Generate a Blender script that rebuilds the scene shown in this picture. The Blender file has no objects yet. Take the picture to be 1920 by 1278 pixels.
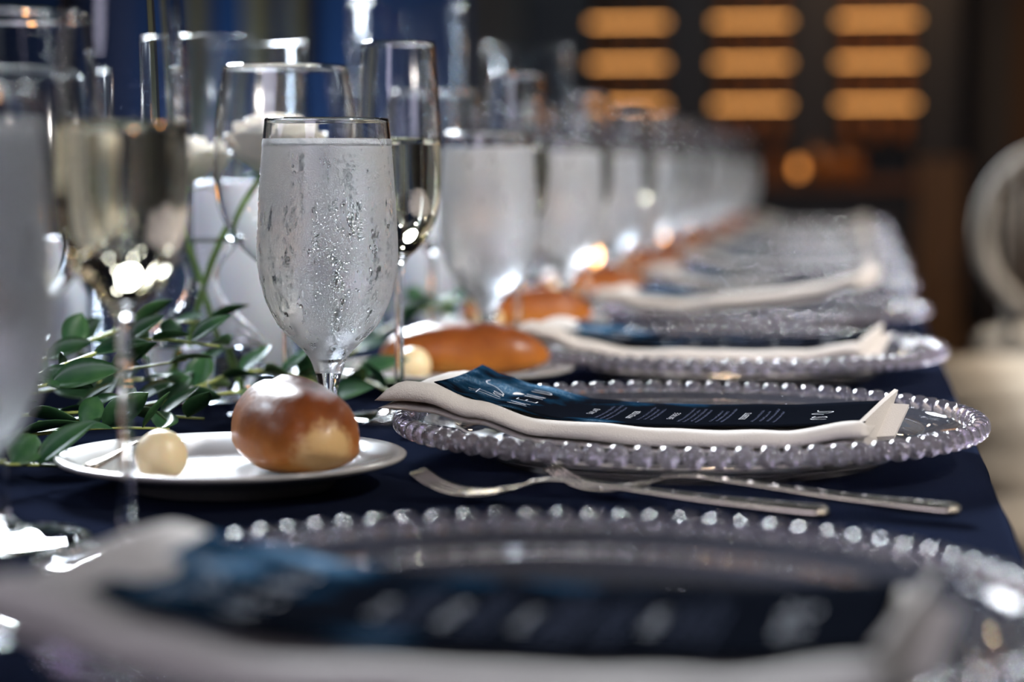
import bpy, bmesh, math, random
from mathutils import Vector, Matrix, Euler, noise

# ------------------------------------------------------------------ camera, world, lights
sc = bpy.context.scene
COL = sc.collection
T = 0.75                                  # table top height
R = math.radians
random.seed(7)

cd = bpy.data.cameras.new('camera')
cam = bpy.data.objects.new('camera', cd)
COL.objects.link(cam)
cd.sensor_width = 36.0
cd.lens = 3980.0 / 1920.0 * 36.0
cd.clip_start = 0.05
cd.clip_end = 60
cam.location = (0, 0, T + 0.164)
cam.rotation_euler = (R(90 - 4.68), 0, R(9.27))
cd.dof.use_dof = True
cd.dof.focus_distance = 1.185
cd.dof.aperture_fstop = 3.7
sc.camera = cam

sc.view_settings.view_transform = 'Standard'
sc.view_settings.look = 'None'
sc.view_settings.exposure = 0.0
sc.view_settings.gamma = 1.0
sc.view_settings.use_curve_mapping = False
sc.cycles.use_denoising = True
sc.cycles.max_bounces = 28
sc.cycles.transmission_bounces = 28
sc.cycles.glossy_bounces = 6
sc.cycles.diffuse_bounces = 3
sc.cycles.transparent_max_bounces = 40
sc.cycles.sample_clamp_indirect = 60.0
sc.cycles.caustics_reflective = True
sc.cycles.caustics_refractive = True
sc.cycles.blur_glossy = 0.3

w = bpy.data.worlds.new('world')
sc.world = w
w.use_nodes = True
w.node_tree.nodes['Background'].inputs[0].default_value = (0.30, 0.36, 0.55, 1)
w.node_tree.nodes['Background'].inputs[1].default_value = 0.012


def area(name, loc, target, size, power, col, spread=180):
    l = bpy.data.lights.new(name, 'AREA')
    l.shape = 'DISK'
    l.size = size
    l.energy = power
    l.color = col
    l.spread = R(spread)
    o = bpy.data.objects.new(name, l)
    COL.objects.link(o)
    o.location = loc
    o.rotation_euler = (Vector(target) - Vector(loc)).to_track_quat('-Z', 'Y').to_euler()
    return o


area('key_spot', (1.9, 0.3, 3.0), (-0.12, 2.05, T), 0.22, 12, (1.0, 0.94, 0.88), 50)
area('back_spot', (-3.9, 9.4, 4.6), (-0.3, 2.6, T), 2.0, 190, (0.86, 0.93, 1.0), 45)
area('side_spot', (-3.2, 2.9, 2.8), (-0.5, 2.3, T + 0.1), 0.45, 9, (0.74, 0.86, 1.0), 60)
area('lilac_wash', (-1.2, -1.8, 2.2), (-0.2, 1.4, T), 1.6, 5.0, (0.82, 0.78, 1.0), 70)
area('blue_uplight', (-3.6, 11.2, 0.3), (-3.2, 12.4, 2.2), 0.5, 24, (0.13, 0.42, 1.0), 120)
area('warm_bar_lamp', (0.2, 10.6, 2.8), (0.1, 12.0, 0.9), 0.3, 8, (1.0, 0.55, 0.22), 90)
area('chair_fill', (1.6, 4.6, 2.8), (0.45, 5.0, 0.8), 0.4, 12, (1.0, 0.90, 0.78), 80)  # fill light added to brighten the chairs, not a lamp of the hall


# ------------------------------------------------------------------ materials
def nt(name):
    m = bpy.data.materials.new(name)
    m.use_nodes = True
    return m, m.node_tree.nodes, m.node_tree.links, m.node_tree.nodes['Principled BSDF']


def mat(name, col, rough=0.5, **k):
    m, n, l, b = nt(name)
    b.inputs['Base Color'].default_value = (*col, 1)
    b.inputs['Roughness'].default_value = rough
    for kk, v in k.items():
        b.inputs[kk.replace('_', ' ')].default_value = v
    return m


def node(n, typ, **k):
    x = n.new(typ)
    for kk, v in k.items():
        if kk in x.inputs:
            x.inputs[kk].default_value = v
        else:
            setattr(x, kk, v)
    return x


def ramp(n, stops):
    r = n.new('ShaderNodeValToRGB')
    e = r.color_ramp.elements
    e[0].position, e[0].color = stops[0][0], (*stops[0][1], 1)
    e[1].position, e[1].color = stops[-1][0], (*stops[-1][1], 1)
    for p, c in stops[1:-1]:
        x = e.new(p)
        x.color = (*c, 1)
    return r


def bump(m, scale, strength, dist=0.001, detail=4, coord='Object', stretch=None):
    n, l, b = m.node_tree.nodes, m.node_tree.links, m.node_tree.nodes['Principled BSDF']
    tc = n.new('ShaderNodeTexCoord')
    mp = n.new('ShaderNodeMapping')
    if stretch:
        mp.inputs['Scale'].default_value = stretch
    nz = node(n, 'ShaderNodeTexNoise', Scale=scale, Detail=detail)
    bp = node(n, 'ShaderNodeBump', Strength=strength, Distance=dist)
    l.new(tc.outputs[coord], mp.inputs[0])
    l.new(mp.outputs[0], nz.inputs['Vector'])
    l.new(nz.outputs[0], bp.inputs['Height'])
    l.new(bp.outputs[0], b.inputs['Normal'])
    return nz


def noise_col(m, scale, stops, detail=5, stretch=None):
    n, l, b = m.node_tree.nodes, m.node_tree.links, m.node_tree.nodes['Principled BSDF']
    tc = n.new('ShaderNodeTexCoord')
    mp = n.new('ShaderNodeMapping')
    if stretch:
        mp.inputs['Scale'].default_value = stretch
    nz = node(n, 'ShaderNodeTexNoise', Scale=scale, Detail=detail)
    r = ramp(n, stops)
    l.new(tc.outputs['Object'], mp.inputs[0])
    l.new(mp.outputs[0], nz.inputs['Vector'])
    l.new(nz.outputs[0], r.inputs[0])
    l.new(r.outputs[0], b.inputs['Base Color'])


M = {}
M['glass'] = mat('clear_glass', (1, 1, 1), 0.0, Transmission_Weight=1.0, IOR=1.46)
M['charger'] = mat('charger_glass', (0.985, 0.965, 0.99), 0.02, Transmission_Weight=0.97, IOR=1.47)
M['bead'] = mat('bead_glass', (0.93, 0.89, 0.96), 0.03, Transmission_Weight=0.93, IOR=1.47)
M['water'] = mat('water', (0.99, 1, 1), 0.0, Transmission_Weight=1.0, IOR=1.33)
M['wine'] = mat('champagne', (1.0, 0.93, 0.72), 0.0, Transmission_Weight=1.0, IOR=1.34)
M['porcelain'] = mat('porcelain', (0.42, 0.40, 0.38), 0.24, Coat_Weight=0.4)
M['metal'] = mat('silver_metal', (0.50, 0.44, 0.37), 0.25, Metallic=1.0)
M['wax'] = mat('white_wax', (0.86, 0.87, 0.90), 0.45, Subsurface_Weight=0.35)
M['wax'].node_tree.nodes['Principled BSDF'].inputs['Subsurface Scale'].default_value = 0.02
M['butter'] = mat('butter', (0.86, 0.70, 0.42), 0.38, Subsurface_Weight=0.3)
M['butter'].node_tree.nodes['Principled BSDF'].inputs['Subsurface Scale'].default_value = 0.006
bump(M['butter'], 160, 0.5, 0.0006)
M['petal'] = mat('rose_petal', (0.88, 0.85, 0.76), 0.5, Subsurface_Weight=0.2)
M['stem'] = mat('green_stem', (0.16, 0.30, 0.05), 0.4)
M['sprigstem'] = mat('pale_green_stem', (0.34, 0.40, 0.10), 0.45)
M['ink'] = mat('white_ink', (0.80, 0.82, 0.88), 0.7, Specular_IOR_Level=0.0)
M['dimink'] = mat('grey_ink', (0.15, 0.17, 0.26), 0.7, Specular_IOR_Level=0.0)
M['black'] = mat('black_cabinet', (0.012, 0.012, 0.016), 0.4)
M['darkwood'] = mat('dark_wood', (0.10, 0.045, 0.018), 0.45)
noise_col(M['darkwood'], 6, [(0.3, (0.06, 0.026, 0.010)), (0.7, (0.17, 0.075, 0.028))], stretch=(6, 6, 0.5))
M['orangewood'] = mat('orange_wood', (0.35, 0.14, 0.035), 0.45)
noise_col(M['orangewood'], 6, [(0.3, (0.24, 0.085, 0.02)), (0.7, (0.46, 0.19, 0.05))], stretch=(6, 6, 0.5))
M['amberglass'] = mat('amber_bottle', (0.36, 0.15, 0.04), 0.12, Transmission_Weight=0.3)
M['wick'] = mat('wick', (0.03, 0.02, 0.02), 0.9)


def emit(name, col, s):
    m = bpy.data.materials.new(name)
    m.use_nodes = True
    n, l = m.node_tree.nodes, m.node_tree.links
    n.clear()
    o = n.new('ShaderNodeOutputMaterial')
    e = n.new('ShaderNodeEmission')
    e.inputs[0].default_value = (*col, 1)
    e.inputs[1].default_value = s
    l.new(e.outputs[0], o.inputs[0])
    return m


M['flame'] = emit('flame', (1.0, 0.42, 0.12), 24)
M['strip'] = emit('amber_strip', (1.0, 0.43, 0.12), 3.4)
M['lantern'] = emit('amber_lamp', (1.0, 0.36, 0.08), 2.2)
M['bulb'] = emit('white_bulb', (0.86, 0.93, 1.0), 130)
M['warmbulb'] = emit('warm_bulb', (1.0, 0.72, 0.45), 80)

# frosted, condensation-covered outer wall of a water goblet
m, n, l, b = nt('frosted_glass')
b.inputs['Base Color'].default_value = (0.97, 0.98, 1.0, 1)
b.inputs['Transmission Weight'].default_value = 0.79
b.inputs['IOR'].default_value = 1.33
tc = n.new('ShaderNodeTexCoord')
mp = n.new('ShaderNodeMapping')
mp.inputs['Scale'].default_value = (1, 1, 0.30)
l.new(tc.outputs['Object'], mp.inputs[0])
nz = node(n, 'ShaderNodeTexNoise', Scale=110.0, Detail=3.0)
l.new(mp.outputs[0], nz.inputs['Vector'])
rr = ramp(n, [(0.35, (0.24,) * 3), (0.62, (0.40,) * 3)])
l.new(nz.outputs[0], rr.inputs[0])
l.new(rr.outputs[0], b.inputs['Roughness'])
v = node(n, 'ShaderNodeTexNoise', Scale=1100.0, Detail=2.0)
l.new(tc.outputs['Object'], v.inputs['Vector'])
bp = node(n, 'ShaderNodeBump', Strength=0.55, Distance=0.0004)
l.new(v.outputs[0], bp.inputs['Height'])
l.new(bp.outputs[0], b.inputs['Normal'])
M['frost'] = m

# thin sheet glass (hurricane cylinders, votive cups): clear with fresnel reflection
m = bpy.data.materials.new('thin_glass')
m.use_nodes = True
n, l = m.node_tree.nodes, m.node_tree.links
n.clear()
o = n.new('ShaderNodeOutputMaterial')
mx = n.new('ShaderNodeMixShader')
lw = node(n, 'ShaderNodeLayerWeight', Blend=0.5)
pw = node(n, 'ShaderNodeMath', operation='POWER')
pw.inputs[1].default_value = 4.0
af = node(n, 'ShaderNodeMath', operation='MULTIPLY_ADD')
af.inputs[1].default_value = 0.60
af.inputs[2].default_value = 0.045
t = n.new('ShaderNodeBsdfTransparent')
t.inputs[0].default_value = (0.95, 0.97, 0.99, 1)
g = n.new('ShaderNodeBsdfGlossy')
g.inputs['Roughness'].default_value = 0.13
l.new(lw.outputs['Facing'], pw.inputs[0])
l.new(pw.outputs[0], af.inputs[0])
l.new(af.outputs[0], mx.inputs[0])
l.new(t.outputs[0], mx.inputs[1])
l.new(g.outputs[0], mx.inputs[2])
l.new(mx.outputs[0], o.inputs[0])
M['thin'] = m

# navy satin cloth
M['cloth'] = mat('navy_satin', (0.0042, 0.0055, 0.0115), 0.60, Sheen_Weight=0.04, Specular_IOR_Level=0.0)
M['cloth'].node_tree.nodes['Principled BSDF'].inputs['Sheen Tint'].default_value = (0.3, 0.4, 0.8, 1)
M['cloth'].node_tree.nodes['Principled BSDF'].inputs['Sheen Roughness'].default_value = 0.4
bump(M['cloth'], 900, 0.25, 0.0004)
# ivory napkin linen
M['linen'] = mat('ivory_linen', (0.63, 0.585, 0.54), 0.9, Sheen_Weight=0.15, Specular_IOR_Level=0.15)
bump(M['linen'], 1300, 0.9, 0.0006)
# bread crust, with or without a pale torn tip
def bread(torn):
    m, n, l, b = nt('bread_crust')
    tc = n.new('ShaderNodeTexCoord')
    sp = n.new('ShaderNodeSeparateXYZ')
    l.new(tc.outputs['Object'], sp.inputs[0])
    nz = node(n, 'ShaderNodeTexNoise', Scale=38.0, Detail=6.0)
    l.new(tc.outputs['Object'], nz.inputs['Vector'])
    ma = node(n, 'ShaderNodeMath', operation='MULTIPLY_ADD')
    ma.inputs[1].default_value = 19.0
    l.new(sp.outputs['Z'], ma.inputs[0])
    m2 = node(n, 'ShaderNodeMath', operation='MULTIPLY_ADD')
    m2.inputs[1].default_value = 0.55
    m2.inputs[2].default_value = -0.28
    l.new(nz.outputs[0], m2.inputs[0])
    l.new(m2.outputs[0], ma.inputs[2])
    r = ramp(n, [(0.05, (0.62, 0.28, 0.05)), (0.28, (0.46, 0.15, 0.018)), (0.55, (0.25, 0.065, 0.011)), (0.84, (0.095, 0.022, 0.008))])
    l.new(ma.outputs[0], r.inputs[0])
    # the pale torn tip at the +X end
    sub = n.new('ShaderNodeVectorMath')
    sub.operation = 'SUBTRACT'
    sub.inputs[1].default_value = (0.062, 0.004, 0.013)
    l.new(tc.outputs['Object'], sub.inputs[0])
    ln = n.new('ShaderNodeVectorMath')
    ln.operation = 'LENGTH'
    l.new(sub.outputs[0], ln.inputs[0])
    nz3 = node(n, 'ShaderNodeTexNoise', Scale=190.0, Detail=4.0)
    l.new(tc.outputs['Object'], nz3.inputs['Vector'])
    a3 = node(n, 'ShaderNodeMath', operation='MULTIPLY_ADD')
    a3.inputs[1].default_value = 0.014
    l.new(nz3.outputs[0], a3.inputs[0])
    l.new(ln.outputs['Value'], a3.inputs[2])
    r3 = ramp(n, [(0.0190, (1, 1, 1)), (0.0275, (0, 0, 0))])
    if not torn:
        r3 = ramp(n, [(0.0, (0, 0, 0)), (1.0, (0, 0, 0))])
    l.new(a3.outputs[0], r3.inputs[0])
    mc = n.new('ShaderNodeMix')
    mc.data_type = 'RGBA'
    l.new(r3.outputs[0], mc.inputs[0])
    l.new(r.outputs[0], mc.inputs[6])
    mc.inputs[7].default_value = (0.72, 0.46, 0.20, 1)
    l.new(mc.outputs[2], b.inputs['Base Color'])
    b.inputs['Roughness'].default_value = 0.42
    b.inputs['Coat Weight'].default_value = 0.12
    b.inputs['Specular IOR Level'].default_value = 0.3
    b.inputs['Coat Roughness'].default_value = 0.22
    b.inputs['Subsurface Weight'].default_value = 0.08
    b.inputs['Subsurface Scale'].default_value = 0.004
    bp = node(n, 'ShaderNodeBump', Strength=0.45, Distance=0.0012)
    l.new(nz3.outputs[0], bp.inputs['Height'])
    l.new(bp.outputs[0], b.inputs['Normal'])
    return m


M['bread'] = bread(False)
M['bread_torn'] = bread(True)
# leaf
M['leaf'] = mat('leaf', (0.03, 0.10, 0.035), 0.38)
noise_col(M['leaf'], 60, [(0.35, (0.016, 0.070, 0.030)), (0.7, (0.050, 0.135, 0.045))])
M['leafpale'] = mat('pale_leaf', (0.10, 0.17, 0.07), 0.5)
# menu card: dark watercolour sky with specks
m, n, l, b = nt('menu_print')
tc = n.new('ShaderNodeTexCoord')
nz = node(n, 'ShaderNodeTexNoise', Scale=17.0, Detail=6.0)
l.new(tc.outputs['Object'], nz.inputs['Vector'])
sp = n.new('ShaderNodeSeparateXYZ')
l.new(tc.outputs['Object'], sp.inputs[0])
fx = node(n, 'ShaderNodeMapRange')
fx.inputs['From Min'].default_value = -0.06
fx.inputs['From Max'].default_value = 0.04
fx.inputs['To Min'].default_value = 1.0
fx.inputs['To Max'].default_value = 0.55
l.new(sp.outputs['X'], fx.inputs['Value'])
mm = node(n, 'ShaderNodeMath', operation='MULTIPLY')
l.new(nz.outputs[0], mm.inputs[0])
l.new(fx.outputs[0], mm.inputs[1])
r = ramp(n, [(0.44, (0.004, 0.005, 0.008)), (0.52, (0.006, 0.030, 0.062)), (0.60, (0.012, 0.085, 0.17)), (0.70, (0.20, 0.30, 0.42))])
l.new(mm.outputs[0], r.inputs[0])
sp2 = node(n, 'ShaderNodeTexNoise', Scale=1700.0, Detail=1.0)
l.new(tc.outputs['Object'], sp2.inputs['Vector'])
r2 = ramp(n, [(0.56, (0, 0, 0)), (0.66, (1, 1, 1))])
l.new(sp2.outputs[0], r2.inputs[0])
r4 = ramp(n, [(0.50, (0, 0, 0)), (0.68, (1, 1, 1))])
l.new(mm.outputs[0], r4.inputs[0])
m3 = node(n, 'ShaderNodeMath', operation='MULTIPLY')
l.new(r2.outputs[0], m3.inputs[0])
l.new(r4.outputs[0], m3.inputs[1])
mc = n.new('ShaderNodeMix')
mc.data_type = 'RGBA'
l.new(m3.outputs[0], mc.inputs[0])
l.new(r.outputs[0], mc.inputs[6])
mc.inputs[7].default_value = (0.75, 0.80, 0.85, 1)
l.new(mc.outputs[2], b.inputs['Base Color'])
b.inputs['Roughness'].default_value = 0.5
b.inputs['Specular IOR Level'].default_value = 0.0
M['card'] = m
# whitewashed chair wood
M['chair'] = mat('whitewashed_wood', (0.5, 0.46, 0.4), 0.6)
noise_col(M['chair'], 9, [(0.3, (0.30, 0.25, 0.20)), (0.65, (0.66, 0.61, 0.54))], stretch=(4, 4, 0.6))
M['cushion'] = mat('cream_cushion', (0.62, 0.52, 0.40), 0.85)
bump(M['cushion'], 400, 0.4)
# room
M['navywall'] = mat('navy_wall', (0.035, 0.045, 0.075), 0.8)
bump(M['navywall'], 40, 0.2)
M['brownwall'] = mat('brown_wall', (0.07, 0.045, 0.035), 0.8)
bump(M['brownwall'], 40, 0.2)
M['floor'] = mat('dark_carpet', (0.030, 0.022, 0.018), 0.95)
noise_col(M['floor'], 3, [(0.35, (0.022, 0.016, 0.014)), (0.65, (0.05, 0.035, 0.028))])
M['ceiling'] = mat('dark_ceiling', (0.06, 0.06, 0.07), 0.9)
M['tabletop'] = mat('table_wood', (0.20, 0.12, 0.06), 0.6)


# ------------------------------------------------------------------ geometry helpers
class MB:
    def __init__(s):
        s.v, s.f, s.mi = [], [], []

    def add(s, vs, fs, mi=0):
        o = len(s.v)
        s.v += [tuple(q) for q in vs]
        s.f += [tuple(i + o for i in q) for q in fs]
        s.mi += [mi] * len(fs)

    def lathe(s, prof, seg=48, c=(0, 0, 0), mif=None, closed=False):
        vs, fs, ms = [], [], []
        rows = []
        for (r_, z_) in prof:
            if r_ < 1e-6:
                rows.append([len(vs)])
                vs.append((c[0], c[1], c[2] + z_))
            else:
                rows.append(list(range(len(vs), len(vs) + seg)))
                for i in range(seg):
                    a = 2 * math.pi * i / seg
                    vs.append((c[0] + r_ * math.cos(a), c[1] + r_ * math.sin(a), c[2] + z_))
        n_ = len(prof)
        for j in range(n_ if closed else n_ - 1):
            A, B = rows[j], rows[(j + 1) % n_]
            k = mif(0.5 * (prof[j][1] + prof[(j + 1) % n_][1]), j) if mif else 0
            for i in range(seg):
                i2 = (i + 1) % seg
                if len(A) == 1 and len(B) == 1:
                    continue
                if len(A) == 1:
                    q = (A[0], B[i2], B[i])
                elif len(B) == 1:
                    q = (A[i], A[i2], B[0])
                else:
                    q = (A[i], A[i2], B[i2], B[i])
                fs.append(q)
                ms.append(k)
        o = len(s.v)
        s.v += vs
        s.f += [tuple(i + o for i in q) for q in fs]
        s.mi += ms

    def box(s, lo, hi, mi=0):
        x0, y0, z0 = lo
        x1, y1, z1 = hi
        s.add([(x0, y0, z0), (x1, y0, z0), (x1, y1, z0), (x0, y1, z0), (x0, y0, z1), (x1, y0, z1), (x1, y1, z1), (x0, y1, z1)],
              [(0, 3, 2, 1), (4, 5, 6, 7), (0, 1, 5, 4), (1, 2, 6, 5), (2, 3, 7, 6), (3, 0, 4, 7)], mi)

    def tube(s, pts, rad, seg=8, mi=0, flat=1.0):
        pts = [Vector(p) for p in pts]
        n_ = len(pts)
        rs = rad if isinstance(rad, (list, tuple)) else [rad] * n_
        up = Vector((0, 0, 1))
        vs = []
        for i, p in enumerate(pts):
            d = (pts[min(i + 1, n_ - 1)] - pts[max(i - 1, 0)]).normalized()
            a = d.cross(up)
            if a.length < 1e-3:
                a = Vector((1, 0, 0))
            a.normalize()
            b_ = a.cross(d).normalized()
            for k in range(seg):
                t_ = 2 * math.pi * k / seg
                vs.append(p + a * math.cos(t_) * rs[i] + b_ * math.sin(t_) * rs[i] * flat)
        fs = []
        for i in range(n_ - 1):
            for k in range(seg):
                k2 = (k + 1) % seg
                fs.append((i * seg + k, i * seg + k2, (i + 1) * seg + k2, (i + 1) * seg + k))
        fs.append(tuple(range(seg))[::-1])
        fs.append(tuple((n_ - 1) * seg + k for k in range(seg)))
        s.add(vs, fs, mi)

    def build(s, name, mats, parent=None, smooth=True, loc=None, fix=True):
        me = bpy.data.meshes.new(name)
        me.from_pydata(s.v, [], s.f)
        for q in (mats if isinstance(mats, (list, tuple)) else [mats]):
            me.materials.append(q)
        me.polygons.foreach_set('material_index', s.mi)
        if fix:
            bm = bmesh.new()
            bm.from_mesh(me)
            bmesh.ops.recalc_face_normals(bm, faces=bm.faces)
            bm.to_mesh(me)
            bm.free()
        if smooth:
            me.polygons.foreach_set('use_smooth', [True] * len(me.polygons))
        me.update()
        ob = bpy.data.objects.new(name, me)
        COL.objects.link(ob)
        if parent:
            ob.parent = parent
        if loc:
            ob.location = loc
        return ob


def tag(o, label, cat, group=None):
    o['label'] = label
    o['category'] = cat
    if group:
        o['group'] = group
    return o


def thing(name, loc, label, cat, group=None, rz=0):
    o = bpy.data.objects.new(name, None)
    COL.objects.link(o)
    o.location = loc
    o.rotation_euler = (0, 0, rz)
    return tag(o, label, cat, group)


def struct(o):
    o['kind'] = 'structure'
    return o


KIDS = {}


def kids(o):
    if o.name not in KIDS:
        KIDS[o.name] = [c for c in bpy.data.objects if c.parent is o]
    return KIDS[o.name]


def dup(o, loc=None, rz=None, label=None, parent=None):
    c = o.copy()
    COL.objects.link(c)
    if parent:
        c.parent = parent
    if loc is not None:
        c.location = loc
    if rz is not None:
        c.rotation_euler = (c.rotation_euler[0], c.rotation_euler[1], rz)
    if label:
        c['label'] = label
    for ch in kids(o):
        dup(ch, parent=c)
    return c


def interp(pts, x):
    if x <= pts[0][0]:
        return pts[0][1]
    for (a, fa), (b_, fb) in zip(pts, pts[1:]):
        if x <= b_:
            t_ = (x - a) / (b_ - a)
            t_ = t_ * t_ * (3 - 2 * t_)
            return fa + (fb - fa) * t_
    return pts[-1][1]


def catmull(pts, n_=6):
    P = [Vector((*p, 0)) if len(p) == 2 else Vector(p) for p in pts]
    out = []
    for i in range(len(P) - 1):
        p0, p1, p2, p3 = P[max(i - 1, 0)], P[i], P[i + 1], P[min(i + 2, len(P) - 1)]
        for k in range(n_):
            t_ = k / n_
            out.append(0.5 * ((2 * p1) + (p2 - p0) * t_ + (2 * p0 - 5 * p1 + 4 * p2 - p3) * t_ ** 2 + (3 * p1 - p0 - 3 * p2 + p3) * t_ ** 3))
    out.append(P[-1])
    return out


def prof(pts, n_=5):
    return [(max(0.0, p.x), p.y) for p in catmull(pts, n_)]


# ------------------------------------------------------------------ the room
def slab(name, lo, hi, m_):
    b_ = MB()
    b_.box(lo, hi)
    return struct(b_.build(name, m_, smooth=False))


slab('floor', (-7, -3, -0.1), (4, 12.6, 0), M['floor'])
slab('ceiling', (-7, -3, 6.0), (4, 12.6, 6.1), M['ceiling'])
slab('wall_back', (-7, 12.5, 0), (4, 12.6, 6.0), M['navywall'])
slab('wall_left', (-7.1, -3, 0), (-7, 12.6, 6.0), M['navywall'])
slab('wall_right', (4, -3, 0), (4.1, 12.6, 6.0), M['brownwall'])
slab('wall_front', (-7, -3.1, 0), (4, -3, 6.0), M['brownwall'])
slab('baseboard_back', (-7, 12.47, 0), (4, 12.5, 0.14), M['black'])
# brown wood panelling on the back wall, either side of the bar
b = MB()
b.box((-2.3, 12.42, 0), (-1.15, 12.5, 6.0))
for i in range(6):
    b.box((-2.3 + i * 0.2, 12.40, 0.2), (-2.16 + i * 0.2, 12.42, 3.0))
struct(b.build('trim_1', M['darkwood'], smooth=False))
b = MB()
b.box((0.85, 12.42, 0), (3.9, 12.5, 6.0))
struct(b.build('trim_2', M['brownwall'], smooth=False))
for i, (x, wd) in enumerate([(-3.62, 0.14), (-3.36, 0.09), (-3.98, 0.10)]):
    b = MB()
    b.box((x, 12.30, 0), (x + wd, 12.5, 6.0))
    b.box((x - 0.03, 12.28, 0), (x + wd + 0.03, 12.5, 0.25))
    struct(b.build('trim_%d' % (i + 3), M['orangewood'], smooth=False))

# ------------------------------------------------------------------ table and cloth
TX0, TX1, TY0, TY1 = -1.15, 0.0665, -0.4, 6.15
t = thing('dining_table', (-0.54, 2.9, 0), 'long banquet table hidden under the navy satin cloth', 'table')
b = MB()
b.box((TX0 + 0.54 + .01, TY0 - 2.9 + .01, T - 0.045), (TX1 + 0.54 - .012, TY1 - 2.9 - .01, T - 0.008))
b.build('tabletop', M['tabletop'], t, smooth=False)
for sx in (-0.52, 0.52):
    for sy in (-3.1, -1.0, 1.0, 3.1):
        b = MB()
        b.tube([(sx, sy, 0), (sx, sy, T - 0.045)], 0.022, 10)
        b.build('leg', M['metal'], t)


def cloth_mesh():
    b_ = MB()
    nx, ny = 70, 380
    # path over the table and down both sides
    path = []
    for i in range(nx + 1):
        path.append((TX0 + (TX1 - TX0) * i / nx, 0.0, 0.0))
    down = [(0.004, -0.002, .0), (0.007, -0.008, .05), (0.008, -0.03, .2), (0.010, -0.10, .5), (0.014, -0.2, .8), (0.018, -0.32, 1), (0.022, -0.46, 1), (0.026, -0.60, 1), (0.03, -0.715, 1)]
    right = [(TX1 + a, z_, w_) for a, z_, w_ in down]
    left = [(TX0 - a, z_, w_) for a, z_, w_ in down][::-1]
    path = left + path + right
    W = len(path)
    for j in range(ny + 1):
        y = TY0 + (TY1 - TY0) * j / ny
        for (x, z_, w_) in path:
            d = 0
            zz = z_
            if w_ > 0:
                d = w_ * 0.020 * (math.sin(y * 21 + 0.6 * math.sin(y * 5)) + 0.5 * math.sin(y * 43))
                d = max(d, -0.012 * w_) if True else d
                d *= 1 if x > -0.5 else -1
            else:
                q = noise.noise((x * 5.0, y * 4.0, 1.0)) * 0.0016
                q += 0.0016 * noise.noise((x * 13 + y * 9, y * 16 - x * 12, 3.0)) * max(0, noise.noise((x * 3, y * 3, 7.0)) + 0.3)
                zz = q - 0.0008
            b_.v.append((x + d, y, T + zz))
    for j in range(ny):
        for i in range(W - 1):
            a = j * W + i
            b_.f.append((a, a + 1, a + W + 1, a + W))
            b_.mi.append(0)
    return b_


o = cloth_mesh().build('tablecloth', M['cloth'])
tag(o, 'dark navy satin tablecloth covering the long table and hanging down its side', 'tablecloth')

# ------------------------------------------------------------------ tableware prototypes
FAR = ['sharp', '']


def shell(outer, thick, floor_z, stem_r=0.004):
    """closed profile of a stemmed glass: outer from the foot up to the rim, then back down inside to floor_z on the axis"""
    o_ = prof(outer)
    rim_r, rim_z = o_[-1]
    inner = [(max(r_ - thick, 0.0008), z_) for (r_, z_) in o_ if z_ > floor_z + 0.001][::-1]
    return o_, [(rim_r - thick * 0.5, rim_z + thick * 0.45)] + [q for q in inner if q[1] <= rim_z] + [(0.0, floor_z)]


GOB = [(0.0, 0.0), (0.034, 0.0), (0.0365, 0.0012), (0.0345, 0.0028), (0.020, 0.0052), (0.009, 0.0085), (0.0058, 0.014), (0.0048, 0.024), (0.0055, 0.036),
       (0.0080, 0.0465), (0.0125, 0.0565), (0.0250, 0.0690), (0.0305, 0.0765), (0.0362, 0.089), (0.0396, 0.104), (0.0404, 0.116), (0.0396, 0.135), (0.0382, 0.157), (0.0368, 0.176), (0.0353, 0.1905)]


def liquid(outer, thick, z0, z1, r_in=0.45):
    """closed body of liquid overlapping the glass wall a little"""
    o_ = [(r_ - thick * r_in, z_) for (r_, z_) in prof(outer) if z0 <= z_ <= z1]
    rt = o_[-1][0]
    return [(0.0, z0 - 0.0005)] + o_ + [(rt, z1), (rt - 0.0012, z1 - 0.0009), (rt - 0.004, z1 - 0.0014), (0.0, z1 - 0.0015)]


def outer_r(outer, z):
    p_ = [q for q in prof(outer) if q[1] > 0.04]
    for (r0, z0), (r1, z1) in zip(p_, p_[1:]):
        if z0 <= z <= z1:
            return r0 + (r1 - r0) * (z - z0) / max(z1 - z0, 1e-9), (r1 - r0) / max(z1 - z0, 1e-9)
    return p_[-1][0], 0


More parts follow.
